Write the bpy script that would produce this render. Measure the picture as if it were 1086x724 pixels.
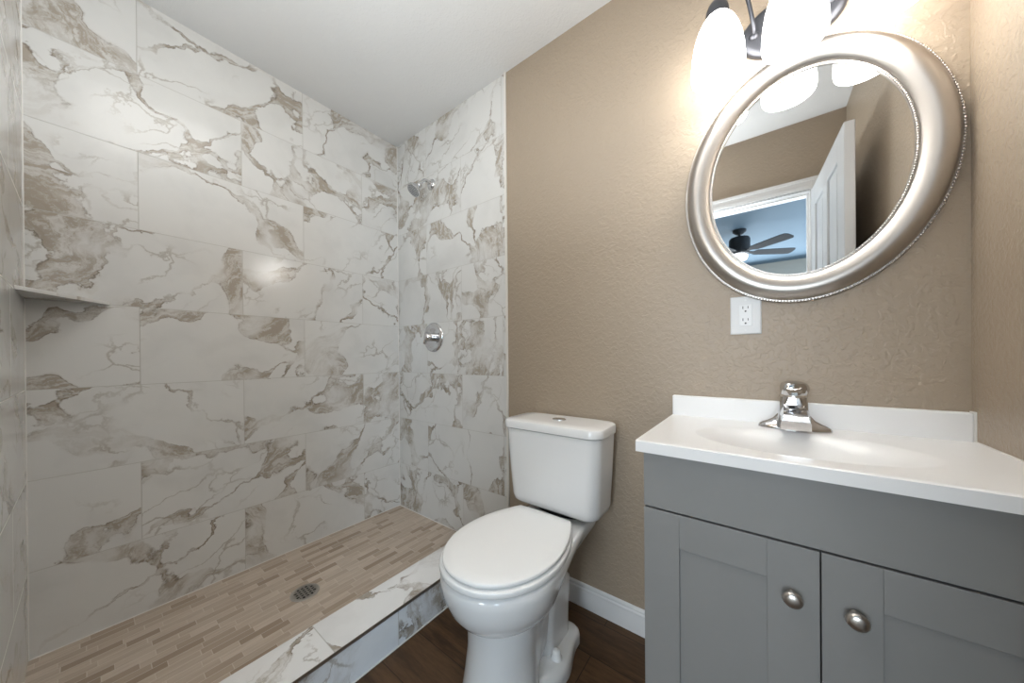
import bpy, bmesh, math, random
from mathutils import Vector, Matrix
random.seed(7)
S = bpy.context.scene
for o in list(bpy.data.objects):
    bpy.data.objects.remove(o, do_unlink=True)
COL = S.collection

# ------------------------------------------------------------------ camera
YAW, PIT, ROL = math.radians(37.319), math.radians(-0.146), math.radians(0.469)
CAM = Vector((0.0, 0.0, 1.0596))
_R = Vector((math.cos(YAW), math.sin(YAW), 0)); _F = Vector((-math.sin(YAW), math.cos(YAW), 0)); _U = Vector((0, 0, 1))
_F2 = _F*math.cos(PIT) + _U*math.sin(PIT); _U2 = -_F*math.sin(PIT) + _U*math.cos(PIT)
_R3 = _R*math.cos(ROL) - _U2*math.sin(ROL); _U3 = _R*math.sin(ROL) + _U2*math.cos(ROL)
cd = bpy.data.cameras.new('camera'); cam = bpy.data.objects.new('camera', cd); COL.objects.link(cam)
cam.matrix_world = Matrix(((_R3.x, _U3.x, -_F2.x, CAM.x), (_R3.y, _U3.y, -_F2.y, CAM.y), (_R3.z, _U3.z, -_F2.z, CAM.z), (0, 0, 0, 1)))
cd.sensor_fit = 'HORIZONTAL'; cd.sensor_width = 36; cd.lens = 344.35/1086*36
cd.shift_y = (378.65-362)/1086; cd.clip_start = 0.01
S.camera = cam

# ------------------------------------------------------------------ light and exposure
W = bpy.data.worlds.new('world'); S.world = W; W.use_nodes = True
W.node_tree.nodes['Background'].inputs[0].default_value = (.55, .75, 1, 1)
W.node_tree.nodes['Background'].inputs[1].default_value = 1.0
S.view_settings.view_transform = 'Standard'; S.view_settings.look = 'None'
S.view_settings.gamma = 1; S.view_settings.use_curve_mapping = False
S.view_settings.exposure = 0.27
SHADE_EMIT = 9.5          # milk-glass vanity shades
ADDED_SIDE_W = 75.0           # daylight of an added, unseen side window, to cool the curb face
CEIL_FILL_W = 4.0              # added fill under the ceiling, no real fixture, above the top of the frame
WINDOW_W = 90.0           # daylight through the bedroom window
BOUNCE_W = 22.0             # added fill bounced off the ceiling, no real lamp
FAN_W = 10.0               # ceiling fan lamp
def area(name, loc, rot, sx, sy, power, color):
    l = bpy.data.lights.new(name, 'AREA'); l.shape = 'RECTANGLE'; l.size = sx; l.size_y = sy; l.energy = power; l.color = color
    o = bpy.data.objects.new(name, l); COL.objects.link(o); o.location = loc; o.rotation_euler = rot; return o
area('window_daylight', (-0.1, -3.72, 1.45), (math.radians(90), 0, 0), 1.9, 1.5, WINDOW_W, (.84, .93, 1.0))

# added unseen sources: side daylight, fill under the ceiling, fill thrown up at it
area('added_side_daylight', (1.88, -2.15, 1.4), (0, math.radians(90), 0), 1.4, 1.5, ADDED_SIDE_W, (.66, .84, 1.0))
area('added_ceiling_fill', (-0.80, .25, 2.462), (0, 0, 0), .8, .5, CEIL_FILL_W, (1., .98, .95))
area('added_bounce_fill', (-0.58, -0.04, 1.48), (math.radians(180), 0, 0), 0.35, 0.35, BOUNCE_W, (.90, .96, 1.))

# ------------------------------------------------------------------ room numbers
XL, XR, YB, YD, H = -1.9275, 0.4004, 1.2738, -0.1227, 2.4687
TE = -1.0015               # edge of the tiled part of the back wall
PAN = 0.0657
Z0, ROW, TL, J1, J2 = 0.9609, 0.3031, 0.5787, 1.0272, 0.7066

# ------------------------------------------------------------------ node helper
class NT:
    def __init__(s, name):
        s.m = bpy.data.materials.new(name); s.m.use_nodes = True; s.t = s.m.node_tree
        s.b = s.t.nodes['Principled BSDF']
    def n(s, ty, **k):
        x = s.t.nodes.new(ty)
        for a, v in k.items(): setattr(x, a, v)
        return x
    def put(s, sock, v):
        if isinstance(v, bpy.types.NodeSocket): s.t.links.new(v, sock)
        elif v is not None:
            if hasattr(sock.default_value, '__len__') and not hasattr(v, '__len__'): v = [v]*len(sock.default_value)
            if hasattr(sock.default_value, '__len__') and len(sock.default_value) == 4 and len(v) == 3: v = (*v, 1)
            sock.default_value = v
    def M(s, op, a, b=None, c=None, clamp=False):
        x = s.n('ShaderNodeMath', operation=op, use_clamp=clamp)
        s.put(x.inputs[0], a)
        if b is not None: s.put(x.inputs[1], b)
        if c is not None: s.put(x.inputs[2], c)
        return x.outputs[0]
    def ss(s, v, lo, hi, t0=0., t1=1.):
        x = s.n('ShaderNodeMapRange', interpolation_type='SMOOTHSTEP')
        s.put(x.inputs[0], v); s.put(x.inputs[1], lo); s.put(x.inputs[2], hi); s.put(x.inputs[3], t0); s.put(x.inputs[4], t1)
        return x.outputs[0]
    def V(s, op, a, b=None, sc=None):
        x = s.n('ShaderNodeVectorMath', operation=op); s.put(x.inputs[0], a)
        if b is not None: s.put(x.inputs[1], b)
        if sc is not None: s.put(x.inputs['Scale'], sc)
        return x.outputs[0]
    def xyz(s, x, y, z=0.):
        c = s.n('ShaderNodeCombineXYZ'); s.put(c.inputs[0], x); s.put(c.inputs[1], y); s.put(c.inputs[2], z); return c.outputs[0]
    def pos(s):
        tc = s.n('ShaderNodeTexCoord'); sp = s.n('ShaderNodeSeparateXYZ'); s.t.links.new(tc.outputs['Object'], sp.inputs[0])
        return tc.outputs['Object'], sp.outputs
    def noise(s, v, scale, detail=2., rough=.5, out=0):
        x = s.n('ShaderNodeTexNoise'); s.put(x.inputs['Vector'], v); x.inputs['Scale'].default_value = scale
        x.inputs['Detail'].default_value = detail; x.inputs['Roughness'].default_value = rough; return x.outputs[out]
    def edge(s, v, scale, rnd=1.):
        x = s.n('ShaderNodeTexVoronoi', feature='DISTANCE_TO_EDGE'); s.put(x.inputs['Vector'], v)
        x.inputs['Scale'].default_value = scale; x.inputs['Randomness'].default_value = rnd; return x.outputs['Distance']
    def white(s, v):
        x = s.n('ShaderNodeTexWhiteNoise', noise_dimensions='3D'); s.put(x.inputs['Vector'], v)
        return x.outputs['Value'], x.outputs['Color']
    def mix(s, f, a, b):
        x = s.n('ShaderNodeMix', data_type='RGBA'); s.put(x.inputs[0], f); s.put(x.inputs[6], a); s.put(x.inputs[7], b); return x.outputs[2]
    def bump(s, h, dist, strength=1.):
        x = s.n('ShaderNodeBump'); x.inputs['Strength'].default_value = strength; x.inputs['Distance'].default_value = dist
        s.put(x.inputs['Height'], h); s.t.links.new(x.outputs[0], s.b.inputs['Normal']); return x
    def fin(s, col=None, rough=None, metal=None, **k):
        if col is not None: s.put(s.b.inputs['Base Color'], col)
        if rough is not None: s.put(s.b.inputs['Roughness'], rough)
        if metal is not None: s.put(s.b.inputs['Metallic'], metal)
        for a, v in k.items(): s.put(s.b.inputs[a.replace('_', ' ')], v)
        return s.m

def plain(name, col, rough=.5, metal=0., var=.03, **k):
    t = NT(name); P, _ = t.pos()
    n = t.noise(P, 14., 3.)
    c = t.mix(n, [x*(1-var) for x in col], [min(1, x*(1+var)) for x in col])
    return t.fin(c, rough, metal, **k)

def marble(name, ua, va, grid=None, seed=0., ang=36., stretch=2.6, boost=1., rough=.15, base0=(.70, .69, .665)):
    """large-format marble-look porcelain; ua, va: axes of the surface; grid: (v0, row, u_even, u_odd, length)"""
    t = NT(name); P, X = t.pos(); u, v = X[ua], X[va]
    if grid:
        v0, row, ue, uo, ln = grid
        a = t.M('DIVIDE', t.M('SUBTRACT', v, v0), row); r = t.M('FLOOR', a); fv = t.M('SUBTRACT', a, r)
        par = t.M('MODULO', t.M('ADD', r, 40.), 2.)
        off = t.M('ADD', ue, t.M('MULTIPLY', par, uo-ue))
        bq = t.M('DIVIDE', t.M('SUBTRACT', u, off), ln); c = t.M('FLOOR', bq); fu = t.M('SUBTRACT', bq, c)
        ev = t.M('MULTIPLY', t.M('MINIMUM', fv, t.M('SUBTRACT', 1., fv)), row)
        eu = t.M('MULTIPLY', t.M('MINIMUM', fu, t.M('SUBTRACT', 1., fu)), ln)
        gd = t.M('MINIMUM', ev, eu)
        grout = t.M('SUBTRACT', 1., t.ss(gd, .0006, .0019))
        wv, wc = t.white(t.xyz(r, c, seed))
        ws, _ = t.white(t.xyz(r, c, seed+31))
        flip = t.M('SUBTRACT', t.M('MULTIPLY', t.M('GREATER_THAN', ws, .8), -2.), -1.)
        uu = t.M('MULTIPLY', u, flip)
        base = t.V('ADD', t.xyz(uu, v, 0.), t.V('SCALE', wc, sc=17.))
    else:
        grout = None; base = t.V('ADD', t.xyz(u, v, 0.), (seed*3.1, seed*1.7, seed))
    w1 = t.V('SUBTRACT', t.noise(base, 2.6, 3., .55, 1), (.5, .5, .5))
    w2 = t.V('SUBTRACT', t.noise(base, 10., 5., .6, 1), (.5, .5, .5))
    w3 = t.V('SUBTRACT', t.noise(base, 45., 4., .6, 1), (.5, .5, .5))
    q = t.V('ADD', base, t.V('SCALE', w1, sc=.33)); q = t.V('ADD', q, t.V('SCALE', w2, sc=.095)); q = t.V('ADD', q, t.V('SCALE', w3, sc=.022))
    vr = t.n('ShaderNodeVectorRotate', rotation_type='Z_AXIS'); t.put(vr.inputs['Vector'], q)
    if grid:
        wr, _ = t.white(t.xyz(r, c, seed+77)); t.put(vr.inputs['Angle'], t.M('ADD', -math.radians(ang+17), t.M('MULTIPLY', wr, math.radians(34))))
    else: vr.inputs['Angle'].default_value = -math.radians(ang)
    q2 = t.V('MULTIPLY', vr.outputs[0], (1/stretch, 1, 1)); qs = t.V('MULTIPLY', vr.outputs[0], (1/(stretch*2.6), 1, 1))
    d1 = t.edge(q2, 3.6); d2 = t.edge(t.V('ADD', q2, (5.3, 2.1, 0)), 9.)
    m1 = t.ss(t.noise(base, 4.2, 2.), .44, .70)
    m2 = t.ss(t.noise(t.V('ADD', base, (9, 3, 1)), 3.6, 2.), .50, .66)
    m3 = t.ss(t.noise(t.V('ADD', base, (2, 8, 5)), 5.5, 2.), .36, .56)
    grain = t.ss(t.noise(qs, 34., 6., .7), .38, .62)
    wid = t.M('ADD', .016, t.M('MULTIPLY', m1, .24*boost))
    band = t.M('SUBTRACT', 1., t.ss(d1, t.M('MULTIPLY', wid, .45), wid))
    band = t.M('MULTIPLY', band, t.M('ADD', .25, t.M('MULTIPLY', grain, .85)))
    band = t.M('MULTIPLY', band, t.M('ADD', .22, t.M('MULTIPLY', m3, .85)), clamp=True)
    # a thin dark rim where a band stops
    rim = t.M('SUBTRACT', 1., t.ss(t.M('ABSOLUTE', t.M('SUBTRACT', d1, t.M('MULTIPLY', wid, .72))), 0., .014))
    rim = t.M('MULTIPLY', rim, t.M('MULTIPLY', m3, t.M('ADD', .25, t.M('MULTIPLY', grain, .75))))
    fine = t.M('MULTIPLY', t.M('SUBTRACT', 1., t.ss(d2, 0., .045)), t.M('MULTIPLY', m2, .75))
    cloud = t.ss(t.noise(q, 5., 4.), .42, .75)
    c = t.mix(t.M('MULTIPLY', cloud, .55), base0, [k*.85 for k in base0])
    c = t.mix(t.M('MULTIPLY', fine, .9), c, (.36, .32, .265))
    c = t.mix(t.M('MULTIPLY', band, .9), c, (.355, .30, .235))
    c = t.mix(t.M('MULTIPLY', rim, .85, clamp=True), c, (.18, .14, .10))
    if grout is not None:
        c = t.mix(t.M('MULTIPLY', grout, .8), c, (.46, .44, .40))
        rr = t.M('ADD', rough, t.M('MULTIPLY', grout, .5)); t.bump(t.M('SUBTRACT', 1., grout), .001, .6)
    else: rr = rough
    return t.fin(c, rr)

def paint(name, col, scale=55., dist=.0016, rough=.42):
    t = NT(name); P, _ = t.pos()
    wp = t.V('ADD', P, t.V('SCALE', t.V('SUBTRACT', t.noise(P, 30., 2., .5, 1), (.5, .5, .5)), sc=.02))
    n = t.noise(wp, scale, 3., .5); n2 = t.noise(P, scale*3.2, 2.)
    h = t.M('ADD', t.ss(n, .42, .62), t.M('MULTIPLY', n2, .18)); t.bump(h, dist, 1.)
    c = t.mix(t.noise(P, 3., 2.), [x*.985 for x in col], [x*1.015 for x in col])
    return t.fin(c, rough)

def wood_floor():
    t = NT('dark_plank'); P, X = t.pos(); x, y = X[0], X[1]
    pw = .152
    a = t.M('DIVIDE', t.M('SUBTRACT', y, 1.074), pw); r = t.M('FLOOR', a); f = t.M('SUBTRACT', a, r)
    rv, _ = t.white(t.xyz(r, 3.3, 0.))
    b_ = t.M('DIVIDE', t.M('ADD', x, t.M('MULTIPLY', rv, 1.2)), 1.22); c_ = t.M('FLOOR', b_); g = t.M('SUBTRACT', b_, c_)
    pv, pc = t.white(t.xyz(r, c_, 1.))
    seam = t.M('MINIMUM', t.M('MULTIPLY', t.M('MINIMUM', f, t.M('SUBTRACT', 1., f)), pw), t.M('MULTIPLY', t.M('MINIMUM', g, t.M('SUBTRACT', 1., g)), 1.22))
    s_ = t.M('SUBTRACT', 1., t.ss(seam, .0004, .0022))
    q = t.V('ADD', t.xyz(t.M('MULTIPLY', x, 1.), t.M('MULTIPLY', y, 7.), 0.), t.V('SCALE', pc, sc=9.))
    n1 = t.noise(q, 3.2, 5., .6); n2 = t.noise(q, 14., 5., .65)
    k = t.ss(t.M('ADD', t.M('MULTIPLY', n1, .6), t.M('MULTIPLY', n2, .4)), .34, .66)
    c = t.mix(k, (.034, .016, .006), (.135, .070, .030))
    c = t.mix(t.M('MULTIPLY', pv, .5), c, (.115, .068, .038))
    c = t.mix(t.M('MULTIPLY', s_, .8), c, (.012, .007, .004))
    t.bump(t.M('SUBTRACT', t.M('MULTIPLY', n2, .15), s_), .0006, .6)
    return t.fin(c, .52, Specular_IOR_Level=.3)

def mosaic_floor():
    t = NT('linear_mosaic'); P, X = t.pos(); x, y = X[0], X[1]
    rw = .0308
    a = t.M('DIVIDE', t.M('SUBTRACT', x, XL), rw); r = t.M('FLOOR', a); f = t.M('SUBTRACT', a, r)
    rv, _ = t.white(t.xyz(r, 7.7, 2.)); rv2, _ = t.white(t.xyz(r, 1.7, 5.))
    ln = t.M('ADD', .085, t.M('MULTIPLY', rv2, .06))
    # warping the length gives pieces of different lengths in one row
    yy = t.M('ADD', y, t.M('MULTIPLY', t.M('SINE', t.M('ADD', t.M('MULTIPLY', y, 17.), t.M('MULTIPLY', r, 2.3))), .016))
    b_ = t.M('DIVIDE', t.M('ADD', yy, t.M('MULTIPLY', rv, .9)), ln); c_ = t.M('FLOOR', b_); g = t.M('SUBTRACT', b_, c_)
    pv, pc = t.white(t.xyz(r, c_, 1.))
    seam = t.M('MINIMUM', t.M('MULTIPLY', t.M('MINIMUM', f, t.M('SUBTRACT', 1., f)), rw), t.M('MULTIPLY', t.M('MINIMUM', g, t.M('SUBTRACT', 1., g)), ln))
    s_ = t.M('SUBTRACT', 1., t.ss(seam, .0004, .0018))
    q = t.V('ADD', t.xyz(t.M('MULTIPLY', x, 14.), y, 0.), t.V('SCALE', pc, sc=9.))
    n1 = t.ss(t.noise(q, 10., 4., .6), .35, .7)
    cr = t.n('ShaderNodeValToRGB'); t.put(cr.inputs[0], pv); e = cr.color_ramp.elements
    e[0].position = 0; e[0].color = (.31, .23, .16, 1); e[1].position = 1.; e[1].color = (.63, .54, .45, 1)
    for p_, c0 in ((.12, (.40, .31, .23)), (.3, (.50, .41, .325)), (.7, (.57, .48, .39))):
        z = e.new(p_); z.color = (*c0, 1)
    c = t.mix(t.M('MULTIPLY', n1, .42), cr.outputs[0], (.38, .295, .225))
    c = t.mix(t.M('MULTIPLY', s_, .75), c, (.66, .59, .51))
    t.bump(t.M('SUBTRACT', 1., s_), .0008, .6)
    return t.fin(c, .34)

GRID_LONG = (Z0, ROW, J2, J1, TL)
GRID_BACK = (Z0, ROW, -1.625, -1.321, .6)
M_long = marble('marble_tile_long_wall', 1, 2, GRID_LONG, 3.)
M_back = marble('marble_tile_shower_head_wall', 0, 2, GRID_BACK, 11., ang=62., stretch=1.7)
M_end = marble('marble_tile_end_wall', 0, 2, (Z0, ROW, -1.6, -1.3, .6), 23.)
M_curbtop = marble('marble_curb_top', 1, 0, (-1.30, .60, .4625, .4625, .6), 41., ang=30., base0=(.86, .855, .84), boost=.7)
M_riser = marble('marble_curb_face', 1, 2, (-.3, .60, .688, .688, .6), 47., ang=60., base0=(.80, .815, .83), boost=.7)  # bluish base: cool daylight on the face put into the colour
M_shelf = marble('marble_shelf', 1, 0, None, 5.)
M_wall = paint('beige_orange_peel_paint', (.355, .285, .212), 78., .0007)
M_ceil = paint('white_ceiling_paint', (.68, .675, .665), 80., .0004, .8)
M_bedceil = paint('bedroom_ceiling_daylight_blue', (.125, .185, .24), 80., .0006, .8)  # blue of the bedroom daylight put into the ceiling colour
M_bedwall = paint('bedroom_paint', (.48, .45, .40), 55., .001, .6)
M_floor = wood_floor(); M_mosaic = mosaic_floor()
M_trimw = plain('white_trim_paint', (.72, .72, .72), .35)
M_caulk = plain('white_caulk', (.78, .76, .72), .5)
M_edge = plain('edge_strip', (.72, .69, .64), .4)
M_steel = plain('brushed_steel', (.52, .50, .47), .38, 1.)
M_chrome = plain('chrome', (.66, .66, .67), .07, 1., .01)
M_dark = plain('black_void', (.006, .006, .006), .7)
M_porc = plain('vitreous_china', (.86, .86, .855), .09, 0., .004, Coat_Weight=.3)
M_seat = plain('seat_plastic', (.90, .90, .89), .16, 0., .004)
M_top = plain('cultured_marble_top', (.82, .81, .80), .28, 0., .01)
M_grey = plain('grey_cabinet_paint', (.235, .232, .225), .38, 0., .03)
M_cabin = plain('cabinet_interior', (.02, .02, .02), .8)
M_nickel = plain('satin_nickel', (.62, .58, .54), .28, 1., .02)
M_bronze = plain('slate_bronze_metal', (.085, .088, .10), .35, .7, .03)
M_fix = plain('pale_plastic', (.66, .66, .66), .4)
M_bead = plain('bead_silver', (.66, .63, .60), .25, 1.)
M_frame = plain('brushed_silver_frame', (.44, .41, .38), .36, 1., .03)
M_mirror = plain('mirror_glass', (.76, .77, .77), .015, 1., .002)
M_fan = plain('fan_dark', (.02, .023, .028), .8)
M_carpet = plain('bedroom_carpet', (.30, .27, .23), .95)
def glow(name, col, strength):
    t = NT(name); P, X = t.pos()
    c = t.mix(t.noise(P, 10., 2.), [x*.98 for x in col], col)
    t.fin((.85, .85, .83), .25); t.put(t.b.inputs['Emission Color'], c); t.b.inputs['Emission Strength'].default_value = strength
    return t.m
M_shade = glow('lit_milk_glass', (1., .975, .94), SHADE_EMIT)
M_fanlamp = glow('fan_lamp_glass', (.95, .98, 1.), FAN_W)

# ------------------------------------------------------------------ mesh helpers
def new(name, bm, mat, parent=None, smooth=None, bevel=0., seg=2):
    bmesh.ops.recalc_face_normals(bm, faces=bm.faces)
    me = bpy.data.meshes.new(name); bm.to_mesh(me); bm.free()
    for m in (mat if isinstance(mat, (list, tuple)) else [mat]): me.materials.append(m)
    o = bpy.data.objects.new(name, me); COL.objects.link(o)
    if parent: o.parent = parent
    if bevel:
        b = o.modifiers.new('bevel', 'BEVEL'); b.width = bevel; b.segments = seg; b.limit_method = 'ANGLE'; b.angle_limit = math.radians(35)
        b.harden_normals = False
    if smooth is not None or bevel:
        for p in me.polygons: p.use_smooth = True
        me.set_sharp_from_angle(angle=math.radians(smooth if smooth else 35))
        if bevel:
            w = o.modifiers.new('wn', 'WEIGHTED_NORMAL'); w.keep_sharp = True
    return o
def box(bm, x0, x1, y0, y1, z0, z1):
    vs = [bm.verts.new(p) for p in ((x0,y0,z0),(x1,y0,z0),(x1,y1,z0),(x0,y1,z0),(x0,y0,z1),(x1,y0,z1),(x1,y1,z1),(x0,y1,z1))]
    for f in ((0,3,2,1),(4,5,6,7),(0,1,5,4),(1,2,6,5),(2,3,7,6),(3,0,4,7)): bm.faces.new([vs[i] for i in f])
def boxo(name, dims, mat, parent=None, bevel=0.):
    bm = bmesh.new(); box(bm, *dims); return new(name, bm, mat, parent, bevel=bevel)
def loft(bm, rings, cap0=True, cap1=True, closed=True):
    R_ = [[bm.verts.new(p) for p in r] for r in rings]; n = len(R_[0])
    for a, b in zip(R_, R_[1:]):
        for i in range(n if closed else n-1):
            j = (i+1) % n; bm.faces.new((a[i], a[j], b[j], b[i]))
    if cap0: bm.faces.new(R_[0][::-1])
    if cap1: bm.faces.new(R_[-1])
    return R_
def lathe(bm, prof, mat4=Matrix.Identity(4), n=32, sx=1., sy=1.):
    """profile of (radius, height) about local z"""
    rings = [[mat4 @ Vector((max(r, 1e-4)*sx*math.cos(2*math.pi*i/n), max(r, 1e-4)*sy*math.sin(2*math.pi*i/n), z)) for i in range(n)] for r, z in prof]
    loft(bm, rings)
def tube(bm, pts, rad, n=12, cap=True):
    pts = [Vector(p) for p in pts]; rings = []
    rad = rad if isinstance(rad, (list, tuple)) else [rad]*len(pts)
    t0 = (pts[1]-pts[0]).normalized(); nrm = t0.orthogonal().normalized()
    for i, p in enumerate(pts):
        t = (pts[min(i+1, len(pts)-1)]-pts[max(i-1, 0)]).normalized()
        nrm = (nrm - t*nrm.dot(t)).normalized(); bi = t.cross(nrm)
        rings.append([p + (nrm*math.cos(2*math.pi*k/n) + bi*math.sin(2*math.pi*k/n))*rad[i] for k in range(n)])
    loft(bm, rings, cap, cap)
def spline(ctrl, k=8):
    c = [Vector(p) for p in ctrl]; c = [c[0]*2-c[1]] + c + [c[-1]*2-c[-2]]; out = []
    for i in range(1, len(c)-2):
        for j in range(k):
            t = j/k; a, b, d, e = c[i-1], c[i], c[i+1], c[i+2]
            out.append(.5*((2*b)+(d-a)*t+(2*a-5*b+4*d-e)*t*t+(3*b-a-3*d+e)*t**3))
    out.append(c[-2]); return out
def rrect(cx, cy, hx, hy, r, z, n=6):
    out = []
    for sx, sy, a0 in ((1,1,0),(-1,1,90),(-1,-1,180),(1,-1,270)):
        for k in range(n+1):
            a = math.radians(a0+90*k/n); out.append(Vector((cx+sx*(hx-r)+r*math.cos(a), cy+sy*(hy-r)+r*math.sin(a), z)))
    return out
def tag(o, label, cat, group=None):
    o['label'] = label; o['category'] = cat
    if group: o['group'] = group
    return o
def struct(o): o['kind'] = 'structure'; return o
def thing(name, loc, label, cat, group=None):
    o = bpy.data.objects.new(name, None); COL.objects.link(o); o.location = loc; o.empty_display_size = .05
    return tag(o, label, cat, group)
def to(o, root):            # mesh was written in world numbers; hang it on the thing's Empty
    o.parent = root; o.location = o.location - root.location if o.parent else o.location; return o

# ------------------------------------------------------------------ the setting
struct(boxo('floor', (-1.0577, XR+.1, YD-.12, YB+.1, -.08, 0), M_floor))
struct(boxo('floor_shower', (XL, -1.2192, YD, YB, -.08, PAN), M_mosaic))
struct(boxo('ceiling', (XL-.1, XR+.1, YD-.117, YB+.1, H, H+.1), M_ceil))
struct(boxo('wall_left', (XL-.1, XL, YD-.117, YB+.1, -.08, H), M_long))
struct(boxo('wall_back', (TE, XR+.1, YB, YB+.1, -.08, H), M_wall))
struct(boxo('wall_back_tiled', (XL, TE, YB-.0, YB+.1, -.08, H), M_back))
struct(boxo('wall_right', (XR, XR+.1, YD-.117, YB, -.08, H), M_wall))
struct(boxo('wall_front_tiled', (XL, -1.0015, YD-.117, YD, -.08, H), M_end))
# door wall: left of opening, right of opening, above
DX0, DX1, DZ = -.474, .245, 2.04
bm = bmesh.new()
box(bm, -1.0015, DX0-.018, YD-.117, YD, 0, H); box(bm, DX1+.018, XR, YD-.117, YD, 0, H); box(bm, DX0-.018, DX1+.018, YD-.117, YD, DZ+.018, H)
struct(new('wall_front', bm, M_wall))
# jamb and casing
bm = bmesh.new()
box(bm, DX0-.018, DX0, YD-.117, YD, 0, DZ+.018); box(bm, DX1, DX1+.018, YD-.117, YD, 0, DZ+.018); box(bm, DX0, DX1, YD-.117, YD, DZ, DZ+.018)
box(bm, DX0, DX0+.011, YD-.075, YD-.04, 0, DZ-.011); box(bm, DX1-.011, DX1, YD-.075, YD-.04, 0, DZ-.011); box(bm, DX0, DX1, YD-.075, YD-.04, DZ-.011, DZ)
struct(new('trim_1', bm, M_trimw, bevel=.001))
bm = bmesh.new()
for y0, y1, s in ((YD, YD+.012, 1), (YD-.117-.012, YD-.117, -1)):
    for w0, w1, e in ((.005, .073, 0), (.005, .026, .005), (.055, .073, .004)):
        ya, yb = (y0, y1+e) if s > 0 else (y0-e, y1)
        box(bm, DX0-w1, DX0-w0, ya, yb, 0, DZ+w1); box(bm, DX1+w0, DX1+w1, ya, yb, 0, DZ+w1); box(bm, DX0-w0, DX1+w0, ya, yb, DZ+w0, DZ+w1)
struct(new('trim_2', bm, M_trimw, bevel=.0015))
# vertical strip closing the tile edge
struct(boxo('trim_3', (TE-.004, TE+.008, YB-.006, YB, 0, H), M_edge, bevel=.001))
# caulk lines round the shower
bm = bmesh.new()
box(bm, XL, XL+.003, YD, YB, PAN, PAN+.003); box(bm, XL, -1.2192, YB-.003, YB, PAN, PAN+.003); box(bm, XL, XL+.003, YB-.003, YB, PAN, H)
box(bm, XL, XL+.0025, YD, YD+.0025, PAN, H)
struct(new('trim_4', bm, M_caulk))
# curb: marble top, marble face, thin metal strip on the outer arris, caulk at the floor
bm = bmesh.new(); box(bm, -1.2192, -1.0577, YD, YB, -.02, .133); cb = struct(new('trim_curb', bm, M_riser)); cb.name = 'trim_5'
struct(boxo('trim_6', (-1.2220, -1.0545, YD, YB, .133, .1439), M_curbtop, bevel=.0008))
bm = bmesh.new(); box(bm, -1.0577, -1.0530, YD, YB, .1328, .1348); box(bm, -1.0548, -1.0532, YD, YB, .1325, .1446)
struct(new('trim_7', bm, M_steel))
struct(boxo('trim_8', (-1.0577, -1.0535, YD, YB, 0, .004), M_caulk, bevel=.001))
# baseboards
def baseboard(name, run, a0, a1, fixed, s):
    prof = [(0, 0), (.0125, 0), (.0125, .068), (.0115, .071), (.0115, .0735), (.0125, .0755), (.0115, .079), (.008, .0815), (.0075, .084), (.0085, .0865), (.0075, .0915), (.004, .0955), (0, .097)]
    bm = bmesh.new()
    f = (lambda a: [Vector((a, fixed+s*d, z)) for d, z in prof]) if run == 'x' else (lambda a: [Vector((fixed+s*d, a, z)) for d, z in prof])
    loft(bm, [f(a0), f(a1)]); return struct(new(name, bm, M_trimw, smooth=40))
baseboard('baseboard_back', 'x', -1.0495, -.236, YB, -1)
baseboard('baseboard_right', 'y', YD+.001, .80, XR, -1)
baseboard('baseboard_front', 'x', -1.0495, DX0-.075, YD, 1)

# bedroom beyond the doorway, seen in the mirror
BX0, BX1, BY = -2.3, 1.9, -3.9
bm = bmesh.new(); y1 = YD-.117
box(bm, BX0-.1, BX0, BY, y1, 0, H); box(bm, BX1, BX1+.1, BY, -2.9, 0, H); box(bm, BX1, BX1+.1, -1.4, y1, 0, H); box(bm, BX1, BX1+.1, -2.9, -1.4, 0, .65); box(bm, BX1, BX1+.1, -2.9, -1.4, 2.15, H)
box(bm, BX0-.1, XL-.1, y1, y1+.1, 0, H); box(bm, XR+.1, BX1+.1, y1, y1+.1, 0, H)
struct(new('wall_bedroom', bm, M_bedwall))
bm = bmesh.new()
box(bm, BX0-.1, -1.1, BY-.1, BY, 0, H); box(bm, .9, BX1+.1, BY-.1, BY, 0, H); box(bm, -1.1, .9, BY-.1, BY, 0, .65); box(bm, -1.1, .9, BY-.1, BY, 2.22, H)
struct(new('wall_bedroom_window', bm, M_bedwall))
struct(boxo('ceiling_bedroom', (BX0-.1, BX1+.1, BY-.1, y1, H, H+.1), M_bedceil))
struct(boxo('floor_bedroom', (BX0-.1, BX1+.1, BY-.1, y1, -.08, 0), M_carpet))
win = struct(boxo('window_1', (-1.1, .9, BY-.06, BY-.052, .65, 2.22), plain('window_glass', (.9, .95, 1.), .05, 0., 0., Transmission_Weight=1.)))
bm = bmesh.new()
for d in ((-1.1, -1.05, .65, 2.22), (.85, .9, .65, 2.22), (-1.1, .9, .65, .70), (-1.1, .9, 2.17, 2.22), (-.125, -.075, .65, 2.22), (-1.1, .9, 1.41, 1.45)):
    box(bm, d[0], d[1], BY-.085, BY-.03, d[2], d[3])
new('window_frame', bm, M_trimw, win)

win_added = struct(boxo('window_added', (BX1+.06, BX1+.068, -2.9, -1.4, .65, 2.15), bpy.data.materials['window_glass']))  # unseen window, added so side daylight reaches the curb face
bm = bmesh.new()
for d in ((-2.9, -2.85, .65, 2.15), (-1.45, -1.4, .65, 2.15), (-2.9, -1.4, .65, .70), (-2.9, -1.4, 2.10, 2.15), (-2.9, -1.4, 1.38, 1.42)):
    box(bm, BX1+.03, BX1+.085, d[0], d[1], d[2], d[3])
new('window_frame', bm, M_trimw, win_added)

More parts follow.
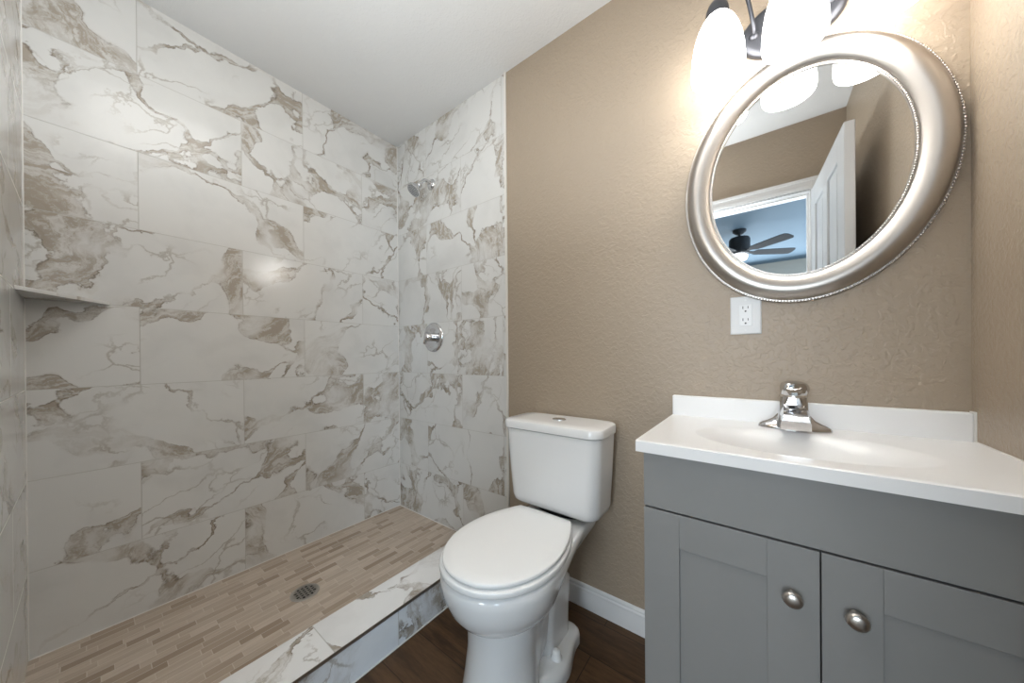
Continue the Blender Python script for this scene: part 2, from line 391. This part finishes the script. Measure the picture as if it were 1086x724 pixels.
# ------------------------------------------------------------------ bathroom door leaf, swung open against the right wall
door = struct(bpy.data.objects.new('door_1', None)); COL.objects.link(door)
door.location = (DX1+.004, YD+.004, .012); door.rotation_euler = (0, 0, math.radians(-3.0))
DL, DT, DH = .70, .035, 2.02          # leaf runs along +y
def leaf():
    bm = bmesh.new(); core0, core1 = .010, DT-.010
    stile, rails = .105, [(0, .24), (.93, 1.07), (DH-.115, DH)]
    box(bm, core0, core1, 0.02, DL-.02, .02, DH-.02)
    box(bm, 0, DT, 0, stile, 0, DH); box(bm, 0, DT, DL-stile, DL, 0, DH); box(bm, 0, DT, DL/2-.045, DL/2+.045, 0, DH)
    for a, b in rails: box(bm, 0, DT, stile, DL-stile, a, b)
    for ya, yb in ((stile+.035, DL/2-.08), (DL/2+.08, DL-stile-.035)):
        for za, zb in ((.275, .895), (1.105, DH-.15)): box(bm, .004, DT-.004, ya, yb, za, zb)
    return bm
new('door_leaf', leaf(), plain('door_paint', (.52, .53, .54), .4), door, bevel=.003)
bm = bmesh.new()
for s in (-1, 1):
    base = Vector((DT if s > 0 else 0, DL-.07, .95))
    mt = Matrix.Translation(base) @ Matrix.Rotation(math.radians(90*s), 4, 'Y')
    lathe(bm, [(.03, 0), (.031, .004), (.012, .008), (.011, .025), (.024, .032), (.027, .043), (.022, .054), (.008, .058)], mt, 24)
new('door_knob', bm, M_nickel, door, smooth=40)

# ------------------------------------------------------------------ bedroom ceiling fan
fx, fy = -.175, -1.99
fan = thing('ceiling_fan', (fx, fy, H), 'dark bladed ceiling fan with a lit lamp, seen in the mirror beyond the doorway', 'ceiling fan')
bm = bmesh.new(); lathe(bm, [(.065, 0), (.065, -.02), (.03, -.05)]); new('canopy', bm, M_fan, fan, smooth=40)
bm = bmesh.new(); lathe(bm, [(.013, -.04), (.013, -.10)], n=12); new('rod', bm, M_fan, fan, smooth=40)
bm = bmesh.new(); lathe(bm, [(.03, -.085), (.09, -.09), (.10, -.11), (.10, -.24), (.085, -.27), (.03, -.275)]); new('motor_housing', bm, M_fan, fan, smooth=40)
bm = bmesh.new(); lathe(bm, [(.05, -.275), (.08, -.295), (.065, -.335), (.02, -.35)]); new('lamp_bowl', bm, M_fanlamp, fan, smooth=60)
for k in range(5):
    a = math.radians(41+72*k); bm = bmesh.new()
    sec = []
    for r_, w in ((.08, .02), (.14, .022), (.17, .05), (.35, .058), (.50, .062), (.545, .055), (.56, .03)):
        c, s = math.cos(a), math.sin(a); tlt = .22
        ring = [Vector((r_*c - t*s, r_*s + t*c, -.255 + t*tlt + h)) for t, h in ((-w, -.003), (w, -.003), (w, .003), (-w, .003))]
        sec.append(ring)
    loft(bm, sec); new('blade', bm, M_fan, fan)

# ------------------------------------------------------------------ shower fittings
# drain
DXc, DYc = -1.538, .556
dr = thing('shower_drain', (DXc, DYc, PAN), 'round brushed metal shower drain with a square-holed grate in the tan mosaic floor', 'drain')
bm = bmesh.new(); lathe(bm, [(.054, 0), (.054, .0016), (.0525, .0022), (.038, .0022)], n=48)
new('drain_ring', bm, M_steel, dr, smooth=40)
bm = bmesh.new(); lathe(bm, [(.040, .0020), (.040, .0024)], n=40); new('drain_well', bm, M_dark, dr)
bm = bmesh.new(); hw = .0030
for k in range(6):
    o_ = -.0375+k*.0150; L_ = math.sqrt(max(0, .0395**2-o_**2))
    box(bm, o_-hw, o_+hw, -L_, L_, .0024, .0034); box(bm, -L_, L_, o_-hw, o_+hw, .0024, .0034)
new('drain_grate', bm, M_steel, dr)
# corner shelf
bm = bmesh.new(); zs = 1.2625
pts = [(XL, YD), (XL+.245, YD), (XL+.232, YD+.012), (XL+.012, YD+.172), (XL, YD+.18)]
loft(bm, [[Vector((x, y, zs)) for x, y in pts], [Vector((x, y, zs+.012)) for x, y in pts]])
tag(new('corner_shelf', bm, M_shelf, bevel=.0015), 'triangular marble corner shelf set between the two tiled shower walls at left', 'shelf')
# shower head
sx, sz = -1.574, 2.102
sh = thing('wall_shower', (sx, YB, sz), 'small chrome shower head on a bent arm, high on the tiled wall', 'shower head')
ry = Matrix.Rotation(math.radians(90), 4, 'X')       # local z -> -y (out of the wall)
bm = bmesh.new(); lathe(bm, [(.032, 0), (.031, .004), (.024, .010), (.012, .014)], ry, 32); new('flange', bm, M_chrome, sh, smooth=40)
arm = spline([(0, 0, 0), (.002, -.028, .008), (.004, -.052, .004), (.004, -.070, -.012), (.002, -.084, -.034)], 8)
bm = bmesh.new(); tube(bm, arm, .0095, 14); new('shower_arm', bm, M_chrome, sh, smooth=60)
dirn = Vector((-.12, -.62, -.75)).normalized(); hp = Vector((.002, -.084, -.034))
mt = Matrix.Translation(hp) @ dirn.to_track_quat('Z', 'Y').to_matrix().to_4x4()
bm = bmesh.new(); lathe(bm, [(.008, -.004), (.015, 0), (.016, .012), (.012, .018), (.016, .024), (.030, .040), (.041, .052), (.0425, .060), (.041, .066)], mt, 36); new('spray_head', bm, M_chrome, sh, smooth=45)
bm = bmesh.new(); lathe(bm, [(.037, .0655), (.036, .068), (.012, .069)], mt, 36); face = new('spray_face', bm, plain('spray_plate', (.30, .30, .30), .4, .6), sh, smooth=45)
bm = bmesh.new()
for rr_, cnt in ((.010, 6), (.020, 12), (.030, 18)):
    for k in range(cnt):
        a = 2*math.pi*k/cnt; lathe(bm, [(.0016, 0), (.0011, .003)], mt @ Matrix.Translation((rr_*math.cos(a), rr_*math.sin(a), .0685)), 6)
new('nozzle', bm, M_fix, sh)
# the three nozzle rings are the surface pattern of the spray plate
# mixing valve
vx, vz = -1.565, 1.178
va = thing('shower_valve', (vx, YB, vz), 'round chrome shower valve plate with a lever knob on the tiled wall', 'shower valve')
bm = bmesh.new(); lathe(bm, [(.088, 0), (.087, .005), (.080, .010), (.068, .012), (.062, .009), (.055, .008), (.02, .010)], ry, 48); new('escutcheon', bm, M_chrome, va, smooth=50)
bm = bmesh.new(); lathe(bm, [(.024, .006), (.024, .030), (.020, .034)], ry, 32); new('sleeve', bm, M_chrome, va, smooth=40)
bm = bmesh.new(); lathe(bm, [(.019, .028), (.024, .032), (.026, .042), (.023, .054), (.015, .063), (.006, .066)], ry, 32)
h_ = spline([(0, -.050, 0), (-.006, -.054, -.014), (-.012, -.056, -.028), (-.016, -.056, -.040)], 5)
tube(bm, h_, [.013]*3+[.011]*5+[.0095]*7+[.008], 12)
new('handle', bm, M_chrome, va, smooth=50)

# ------------------------------------------------------------------ toilet
TX = -.652
t_ = thing('toilet', (TX, .90, 0), 'white two-piece toilet with a closed oval lid beside the shower curb', 'toilet')
def TW(bm): bmesh.ops.translate(bm, verts=bm.verts, vec=(0, -.90, 0)); return bm
def outline(z, yf, yc, hw, wb, ye, kk=.75, n=26, p=2.0):
    """half outline front -> back, mirrored; egg front, narrower squared tail"""
    L = []
    for k in range(n+1):
        a = math.pi/2*k/n; s, c = math.sin(a), math.cos(a)
        L.append((hw*s**(2/p), yc-(yc-yf)*c**(2/p)))
    yk = ye-.03
    for k in range(1, 17):
        y = yc+(yk-yc)*k/16; q = min(1, (y-yc)/max(.05, (yk-yc)*kk)); q = q*q*(3-2*q); L.append((hw+(wb-hw)*q, y))
    for k in range(1, 7):
        a = math.pi/2*k/6; L.append((wb-.03+.03*math.cos(a) if k < 6 else wb-.03, yk+.03*math.sin(a)))
    R_ = [Vector((x, y, z)) for x, y in L]; return R_ + [Vector((-p_.x, p_.y, p_.z)) for p_ in R_[:0:-1]]
bm = bmesh.new()
secs = [(.000, .648, .80, .126, .060, 1.085, .45), (.012, .648, .80, .125, .060, 1.085, .45), (.10, .668, .80, .112, .080, 1.08, .5), (.18, .681, .80, .107, .086, 1.09, .5), (.245, .680, .81, .113, .090, 1.10, .5),
        (.268, .676, .84, .119, .086, 1.07), (.276, .662, .83, .130, .088, 1.08), (.295, .640, .82, .148, .092, 1.11), (.325, .618, .81, .166, .098, 1.15), (.36, .604, .80, .178, .116, 1.20, .8),
        (.395, .597, .80, .184, .134, 1.235, .85), (.414, .597, .80, .184, .137, 1.24, .85), (.424, .601, .80, .180, .134, 1.238, .85), (.428, .612, .80, .170, .125, 1.228, .85)]
loft(bm, [outline(*s) for s in secs])
# rear foot with its shoulders
foot = [(.0, .76, .95, .148, .120, 1.12, .9), (.026, .76, .95, .148, .120, 1.12, .9), (.040, .765, .95, .145, .118, 1.117, .9), (.050, .775, .95, .136, .110, 1.11, .9), (.054, .79, .95, .120, .10, 1.10, .9), (.056, .82, .95, .07, .06, 1.06, .9)]
loft(bm, [outline(*s) for s in foot])
# trapway block behind the pedestal
loft(bm, [rrect(0, 1.005, hx, hy, .055, z, 8) for hx, hy, z in ((.092, .098, .0), (.092, .098, .10), (.094, .098, .17), (.098, .096, .215), (.098, .094, .245), (.092, .088, .270), (.070, .070, .285))])
bowl = new('bowl', TW(bm), M_porc, t_, smooth=50)
for s in (-1, 1):
    bm = bmesh.new(); lathe(bm, [(.019, 0), (.0195, .004), (.0150, .009), (.0142, .022), (.0120, .028), (.005, .031)], Matrix.Translation((s*.108, .945, .051)), 24)
    new('bolt_cap', TW(bm), M_seat, t_, smooth=50)
def egg(z, yf, ybk, hw, wb, r=.02, n=30):
    """seat outline: oval front, flat back with angled shoulders"""
    yc = yf+(ybk-yf)*.50; L = []
    for k in range(n+1):
        a = math.pi/2*k/n; L.append((hw*math.sin(a)**.96, yc-(yc-yf)*math.cos(a)**.96))
    for k in range(1, 17):
        q = k/16; y = yc+(ybk-yc)*q; L.append((wb+(hw-wb)*math.cos(math.pi/2*q)**.9 if q < 1 else wb, y))
    L.append((wb*.5, ybk+.004)); R_ = [Vector((x, y, z)) for x, y in L] + [Vector((0, ybk+.005, z))]
    return R_ + [Vector((-p_.x, p_.y, p_.z)) for p_ in R_[-2:0:-1]]
def slab(z0, z1, yf, yb, hw, wb, dome=0., r=.006):
    bm = bmesh.new()
    rings = [egg(z0, yf+r, yb-r, hw-r, wb-r), egg(z0+r*.4, yf+.001, yb-.001, hw-.001, wb-.001), egg(z0+r, yf, yb, hw, wb), egg(z1-r, yf, yb, hw, wb), egg(z1-r*.35, yf+r*.3, yb-r*.3, hw-r*.3, wb-r*.3), egg(z1, yf+r, yb-r, hw-r, wb-r)]
    if dome:
        for f_, dz in ((.85, .55), (.6, .85), (.3, 1.)):
            mid = (yf+yb)/2; base = egg(0, yf+r, yb-r, hw-r, wb-r)
            rings.append([Vector((p_.x*f_, mid+(p_.y-mid)*f_, z1+dome*dz)) for p_ in base])
    loft(bm, rings); return bm
new('seat', TW(slab(.4320, .4500, .594, 1.045, .186, .118, 0., .004)), M_seat, t_, smooth=50)
new('lid', TW(slab(.4540, .4670, .602, 1.052, .179, .112, .003, .005)), M_seat, t_, smooth=50)
for s in (-1, 1):
    bm = bmesh.new(); lathe(bm, [(.011, -.022), (.012, -.018), (.012, .018), (.011, .022)], Matrix.Translation((s*.075, 1.064, .446)) @ Matrix.Rotation(math.radians(90), 4, 'Y'), 16)
    box(bm, s*.075-.016, s*.075+.016, 1.045, 1.070, .429, .441)
    new('hinge', TW(bm), M_seat, t_, smooth=40)
bm = bmesh.new(); yb_ = YB-.014
def tsec(z, hx, yf, r): return rrect(0, (yf+yb_)/2, hx, (yb_-yf)/2, r, z, 7)
loft(bm, [tsec(.452, .155, 1.112, .035), tsec(.456, .175, 1.094, .040), tsec(.466, .187, 1.084, .044), tsec(.485, .192, 1.080, .045), tsec(.60, .200, 1.073, .045), tsec(.762, .209, 1.066, .045)])
new('tank', TW(bm), M_porc, t_, smooth=40)
bm = bmesh.new()
loft(bm, [tsec(.7645, .211, 1.063, .046), tsec(.767, .216, 1.058, .048), tsec(.790, .217, 1.057, .048), tsec(.7965, .2135, 1.0605, .046), tsec(.7990, .206, 1.068, .040), tsec(.8000, .15, 1.11, .03)])
new('tank_lid', TW(bm), M_porc, t_, smooth=40)
bm = bmesh.new(); lathe(bm, [(.029, .7985), (.029, .8025), (.027, .8042), (.024, .8036), (.022, .8046), (.005, .8050)], Matrix.Translation((0, 1.170, 0)), 36, 1., .8)
new('flush_button', TW(bm), M_chrome, t_, smooth=40)
bm = bmesh.new(); lathe(bm, [(.085, .428), (.090, .440), (.085, .456)], Matrix.Translation((0, 1.165, 0)), 32, 1.2, .5)
new('gasket', TW(bm), M_dark, t_, smooth=40)

# ------------------------------------------------------------------ vanity cabinet
CX0, CX1, CF, CT = -.2343, XR-.001, YB-.4232, .8215
vn = thing('vanity_cabinet', (.083, 1.06, 0), 'grey two-door bathroom vanity cabinet under the white sink top', 'cabinet')
def VN(bm): bmesh.ops.translate(bm, verts=bm.verts, vec=(-.083, -1.06, 0)); return bm
bd = CF+.019                                              # body front, doors and panel lie before it
bm = bmesh.new(); box(bm, CX0, CX0+.016, bd, YB-.015, 0, CT); box(bm, CX1-.016, CX1, bd, YB-.015, 0, CT)
box(bm, CX0+.016, CX1-.016, YB-.021, YB-.015, .09, CT); box(bm, CX0+.016, CX1-.016, bd, YB-.021, .09, .106)
box(bm, CX0+.016, CX1-.016, bd+.05, bd+.062, 0, .09); box(bm, CX0+.016, CX1-.016, bd, bd+.016, .66, CT)
new('body', VN(bm), M_grey, vn, bevel=.0008)
bm = bmesh.new(); box(bm, CX0+.0005, CX1, CF, bd-.0005, .6835, CT); new('false_front', VN(bm), M_grey, vn, bevel=.0012)
def shaker(x0, x1, z0, z1, st=.080):
    bm = bmesh.new(); y0, y1 = CF, bd-.001
    box(bm, x0, x0+st, y0, y1, z0, z1); box(bm, x1-st, x1, y0, y1, z0, z1)
    box(bm, x0+st, x1-st, y0+.0002, y1, z0, z0+st); box(bm, x0+st, x1-st, y0+.0002, y1, z1-st, z1)
    box(bm, x0+st-.004, x1-st+.004, y0+.006, y1-.004, z0+st-.004, z1-st+.004); return bm
XM = .0912
for i, (x0, x1, kx, lb) in enumerate(((CX0+.0005, XM-.0012, .049, 'grey shaker door hung on the left'), (XM+.0012, CX1-.0005, .137, 'grey shaker door hung on the right'))):
    d = new('door', VN(shaker(x0, x1, .095, .6790)), M_grey, vn, bevel=.0009); d['label'] = lb
    mt = Matrix.Translation((kx, CF, .5815)) @ ry
    bm = bmesh.new(); lathe(bm, [(.0085, 0), (.0070, .004), (.0060, .012), (.0090, .0155), (.0150, .0175), (.0165, .0205), (.0150, .0245), (.0100, .0275), (.004, .0288)], mt, 36)
    bmesh.ops.translate(bm, verts=bm.verts, vec=(-.083, -1.06, 0)); kn = new('knob', bm, M_nickel, d, smooth=50); kn['label'] = 'satin nickel knob'

# ------------------------------------------------------------------ sink top with its moulded basin and backsplash
GX0, GX1, GY0, GZ, GT = -.2451, XR-.0008, YB-.4512, .8508, .0275
sk = thing('sink_top', (.078, 1.05, GT*0+GZ-GT), 'white one-piece sink top with an oval basin and low backsplash on the grey cabinet', 'sink')
def SK(bm): bmesh.ops.translate(bm, verts=bm.verts, vec=(-.078, -1.05, -(GZ-GT))); return bm
BCX, BCY, BSX, BSY, BD = .072, 1.012, .216, .140, .105
bm = bmesh.new(); NX, NY = 120, 84; grid = []
ylim = YB-.0225
def depth(x, y):
    q = math.sqrt(((x-BCX)/BSX)**2+((y-BCY)/BSY)**2)
    if q >= 1: return 0.
    s = min(1., (1-q)/.85); s = s*s*(3-2*s) if s < 1 else 1.
    lip = min(1, (1-q)/.05); return BD*(.82*s+.18*(1-q*q))*(lip*lip*(3-2*lip)*.5+.5*lip)
for j in range(NY+1):
    row = []
    for i in range(NX+1):
        x = GX0+(GX1-GX0)*i/NX; y = GY0+(ylim-GY0)*j/NY; z = GZ-depth(x, y)
        if j == 0: z = GZ-.0025
        if j == 0: y = GY0
        row.append(bm.verts.new((x, y, z)))
    grid.append(row)
for j in range(NY):
    for i in range(NX): bm.faces.new((grid[j][i], grid[j][i+1], grid[j+1][i+1], grid[j+1][i]))
# outer rim: front and left faces and underside strip
fr = [bm.verts.new((v.co.x, GY0, GZ-GT)) for v in grid[0]]
for i in range(NX): bm.faces.new((grid[0][i+1], grid[0][i], fr[i], fr[i+1]))
lf = [fr[0]] + [bm.verts.new((GX0, grid[j][0].co.y, GZ-GT)) for j in range(1, NY+1)]
for j in range(NY): bm.faces.new((grid[j][0], grid[j+1][0], lf[j+1], lf[j]))
rf = [fr[-1]] + [bm.verts.new((GX1, grid[j][-1].co.y, GZ-GT)) for j in range(1, NY+1)]
for j in range(NY): bm.faces.new((grid[j+1][-1], grid[j][-1], rf[j], rf[j+1]))
inn = [bm.verts.new((v.co.x, GY0+.03, GZ-GT)) for v in fr]
for i in range(NX): bm.faces.new((fr[i], inn[i], inn[i+1], fr[i+1]))
new('basin_top', SK(bm), M_top, sk, smooth=50)
bm = bmesh.new(); box(bm, GX0+.0005, XR-.004, YB-.0225, YB-.0015, GZ-GT, .9186); new('backsplash', SK(bm), M_top, sk, bevel=.003)
bm = bmesh.new(); lathe(bm, [(.022, -.0015), (.022, .0012), (.017, .0022), (.012, .0010), (.003, .0012)], Matrix.Translation((BCX, BCY, GZ-BD*1.0+.0012)), 28)
new('basin_drain', SK(bm), M_chrome, sk, smooth=40)
bm = bmesh.new(); box(bm, XR-.004, XR-.0003, YB-.024, YB-.0008, GZ, .921); box(bm, XR-.003, XR-.0003, GY0+.02, YB-.02, GZ-.0003, GZ+.002)
new('caulk', SK(bm), M_caulk, sk)

# ------------------------------------------------------------------ faucet
FX, FY, FZ = .074, YB-.083, GZ
fc = thing('faucet', (FX, FY, FZ+.0004), 'chrome single-handle faucet with a domed handle on the white sink top', 'faucet')
bm = bmesh.new()
# winged base plate
def wing(z, L_, w_, cw):
    out = []
    for k in range(48):
        a = 2*math.pi*k/48; c, s = math.cos(a), math.sin(a); x = L_*math.copysign(abs(c)**.75, c)
        ww = w_+(cw-w_)*math.exp(-(x/.028)**2); out.append(Vector((x, ww*s, z)))
    return out
loft(bm, [wing(0, .0785, .024, .028), wing(.004, .0785, .024, .028), wing(.010, .076, .021, .027), wing(.015, .069, .018, .026), wing(.020, .058, .015, .026), wing(.028, .045, .013, .025), wing(.042, .034, .012, .024)])
new('base_plate', bm, M_chrome, fc, smooth=60)
bm = bmesh.new()
# body: rises from the base, square-ish, narrower upward; spout grows forward from it
def sq(cy, hx, hy, z, r): return rrect(0, cy, hx, hy, r, z, 5)
loft(bm, [sq(0, .038, .028, .006, .012), sq(0, .034, .027, .035, .012), sq(0, .030, .027, .070, .014), sq(.001, .028, .0265, .090, .020)])
# spout as a loft along -y
def sps(y, hx, z0, z1): return [Vector((x, y, z)) for x, z in ((-hx, z0), (hx, z0), (hx*1.0, z0+(z1-z0)*.55), (hx*.80, z1), (-hx*.80, z1), (-hx*1.0, z0+(z1-z0)*.55))]
loft(bm, [sps(.0, .031, .018, .074), sps(-.03, .030, .016, .070), sps(-.055, .029, .014, .060), sps(-.075, .030, .012, .050), sps(-.084, .030, .012, .044)])
new('spout', bm, M_chrome, fc, smooth=30)
bm = bmesh.new()
lathe(bm, [(.0275, .089), (.0285, .093), (.0275, .096)], n=32)
new('collar', bm, M_nickel, fc, smooth=40)
bm = bmesh.new()
# domed handle with facets: 8 sided lower skirt turning into a dome, small lever lip forward
n8 = 32; rings = []
for z, r_, k_ in ((.096, .0275, 0), (.102, .0320, .10), (.111, .0345, .15), (.120, .0335, .12), (.1275, .0285, .06), (.132, .0205, 0), (.1345, .0100, 0), (.135, .001, 0)):
    rings.append([Vector((r_*(1-k_*abs(math.sin(3*2*math.pi*i/n8/2)))*math.cos(2*math.pi*i/n8), r_*(1-k_*abs(math.sin(3*math.pi*i/n8)))*math.sin(2*math.pi*i/n8), z)) for i in range(n8)])
loft(bm, rings)
loft(bm, [[Vector((x, y, z+dz)) for x, dz in ((-w, -.004), (w, -.004), (w, .004), (-w, .004))] for y, z, w in ((-.010, .118, .018), (-.030, .113, .017), (-.046, .105, .012), (-.052, .102, .006))])
new('handle', bm, M_chrome, fc, smooth=28)
bm = bmesh.new(); lathe(bm, [(.0032, 0), (.003, .0015), (.001, .002)], Matrix.Translation((0, -.0255, .1085)) @ ry, 12); new('index_button', bm, M_dark, fc)

# ------------------------------------------------------------------ outlet
ox, oz, ow, ohh = -.0345, 1.1840, .040, .060
ol = thing('wall_outlet', (ox, YB, oz), 'white duplex wall outlet below the left side of the mirror', 'outlet')
bm = bmesh.new(); loft(bm, [[Vector((x, y, z)) for x, z in ((-ow+i, -ohh+i), (ow-i, -ohh+i), (ow-i, ohh-i), (-ow+i, ohh-i))] for y, i in ((0, 0), (-.0035, 0), (-.0058, .003))])
new('cover_plate', bm, M_fix, ol)
bm = bmesh.new(); box(bm, -.0168, .0168, -.0072, -.004, -.0335, .0335); rc = new('receptacle', bm, M_trimw, ol, bevel=.0008)
bm = bmesh.new()
for zc_ in (.019, -.019):
    box(bm, -.0078, -.0058, -.0075, -.0070, zc_+.001, zc_+.0095); box(bm, .0055, .0073, -.0075, -.0070, zc_+.002, zc_+.0090)
    lathe(bm, [(.0026, .0070), (.0026, .0075)], Matrix.Translation((0, 0, zc_-.0065)) @ ry, 12)
new('slots', bm, M_dark, rc)
for z_ in (.0475, -.0475):
    bm = bmesh.new(); lathe(bm, [(.0030, .0055), (.0028, .0066), (.001, .0068)], Matrix.Translation((0, 0, z_)) @ ry, 14); new('screw', bm, M_trimw, ol, smooth=40)

# ------------------------------------------------------------------ oval mirror
MX, MZ = .0950, 1.5835
mr = thing('wall_mirror', (MX, YB, MZ), 'large oval mirror in a wide brushed silver frame with beaded edges', 'mirror')
mr.rotation_euler = (0, math.radians(2.8), 0)
NE = 160
def ering(ax, az, y, n=NE): return [Vector((ax*math.cos(2*math.pi*i/n), y, az*math.sin(2*math.pi*i/n))) for i in range(n)]
OXs, OZs, IXs, IZs = .2945, .3710, .2165, .2905
bm = bmesh.new(); prof = [(.02, -.003), (.0, -.003), (-.02, -.006), (-.02, -.0125), (.0, -.0150), (.065, -.0150), (.075, -.0215), (.18, -.0315), (.32, -.038), (.46, -.0405), (.60, -.0385), (.74, -.0335), (.86, -.028), (.90, -.0235), (.91, -.020), (1.0, -.0200), (1.0, -.008), (.97, -.003)]
rings = [ering(OXs+(IXs-OXs)*t, OZs+(IZs-OZs)*t, y) for t, y in prof]
R_ = [[bm.verts.new(p) for p in r] for r in rings]
for a, b in zip(R_, R_[1:]+[R_[0]]):
    for i in range(NE): j = (i+1) % NE; bm.faces.new((a[i], a[j], b[j], b[i]))
new('frame', bm, M_frame, mr, smooth=50)
def beads(ax, az, y, r, step):
    bm = bmesh.new(); N = 3000; pts = ering(ax, az, y, N); acc = 0; last = pts[0]; pos_ = [pts[0]]
    for p in pts[1:]:
        acc += (p-last).length; last = p
        if acc >= step: pos_.append(p.copy()); acc -= step
    for p in pos_:
        bmesh.ops.create_icosphere(bm, subdivisions=1, radius=r, matrix=Matrix.Translation(p))
    return bm
b1 = new('outer_beading', beads(OXs-.0018, OZs-.0018, -.0160, .0029, .0074), M_bead, mr, smooth=80)
b2 = new('inner_beading', beads(IXs+.0034, IZs+.0034, -.0212, .0026, .0064), M_bead, mr, smooth=80)
bm = bmesh.new(); loft(bm, [ering(IXs+.001, IZs+.001, -.012), ering(IXs+.001, IZs+.001, -.0165)])
new('mirror_glass', bm, M_mirror, mr)

# ------------------------------------------------------------------ vanity light
LXc, LZ = .077, 2.04
vl = thing('vanity_light', (LXc, YB, LZ), 'dark metal three-lamp vanity light with glowing milk-glass shades above the mirror', 'wall light')
bm = bmesh.new(); rings = []
for ax, az, y in ((.122, .084, 0), (.122, .084, -.010), (.116, .078, -.016), (.104, .066, -.019), (.09, .052, -.0195)): rings.append(ering(ax, az, y, 64))
loft(bm, rings); new('back_plate', bm, M_bronze, vl, smooth=50)
for dx in (-.172, 0, .172):
    ax_ = dx*.50
    path = spline([(ax_, -.016, 0.0), (ax_*1.02, -.040, .025), (ax_+(dx-ax_)*.25, -.075, .11), (ax_+(dx-ax_)*.6, -.11, .150), (dx, -.13, .125), (dx, -.13, .055)], 8)
    bm = bmesh.new(); tube(bm, path, .0055, 12); lathe(bm, [(.013, .014), (.013, .020), (.008, .026)], Matrix.Translation((ax_, 0, 0)) @ ry, 20)
    ar = new('arm', bm, M_bronze, vl, smooth=60)
    bm = bmesh.new(); lathe(bm, [(.008, .068), (.016, .064), (.024, .054), (.029, .040), (.031, .022), (.031, .004), (.028, .004)], Matrix.Translation((dx, -.13, 0)), 32)
    new('socket_cup', bm, M_bronze, vl, smooth=40)
    bm = bmesh.new()
    prof = [(.024, .024), (.031, .016), (.042, .000), (.052, -.022), (.060, -.050), (.066, -.085), (.0685, -.118), (.0690, -.140), (.0675, -.152), (.0655, -.155), (.0635, -.152), (.0650, -.138), (.0640, -.110), (.0600, -.075), (.052, -.040), (.040, -.008), (.022, .014)]
    lathe(bm, prof, Matrix.Translation((dx, -.13, 0)), 48); new('lamp_shade', bm, M_shade, vl, smooth=70)
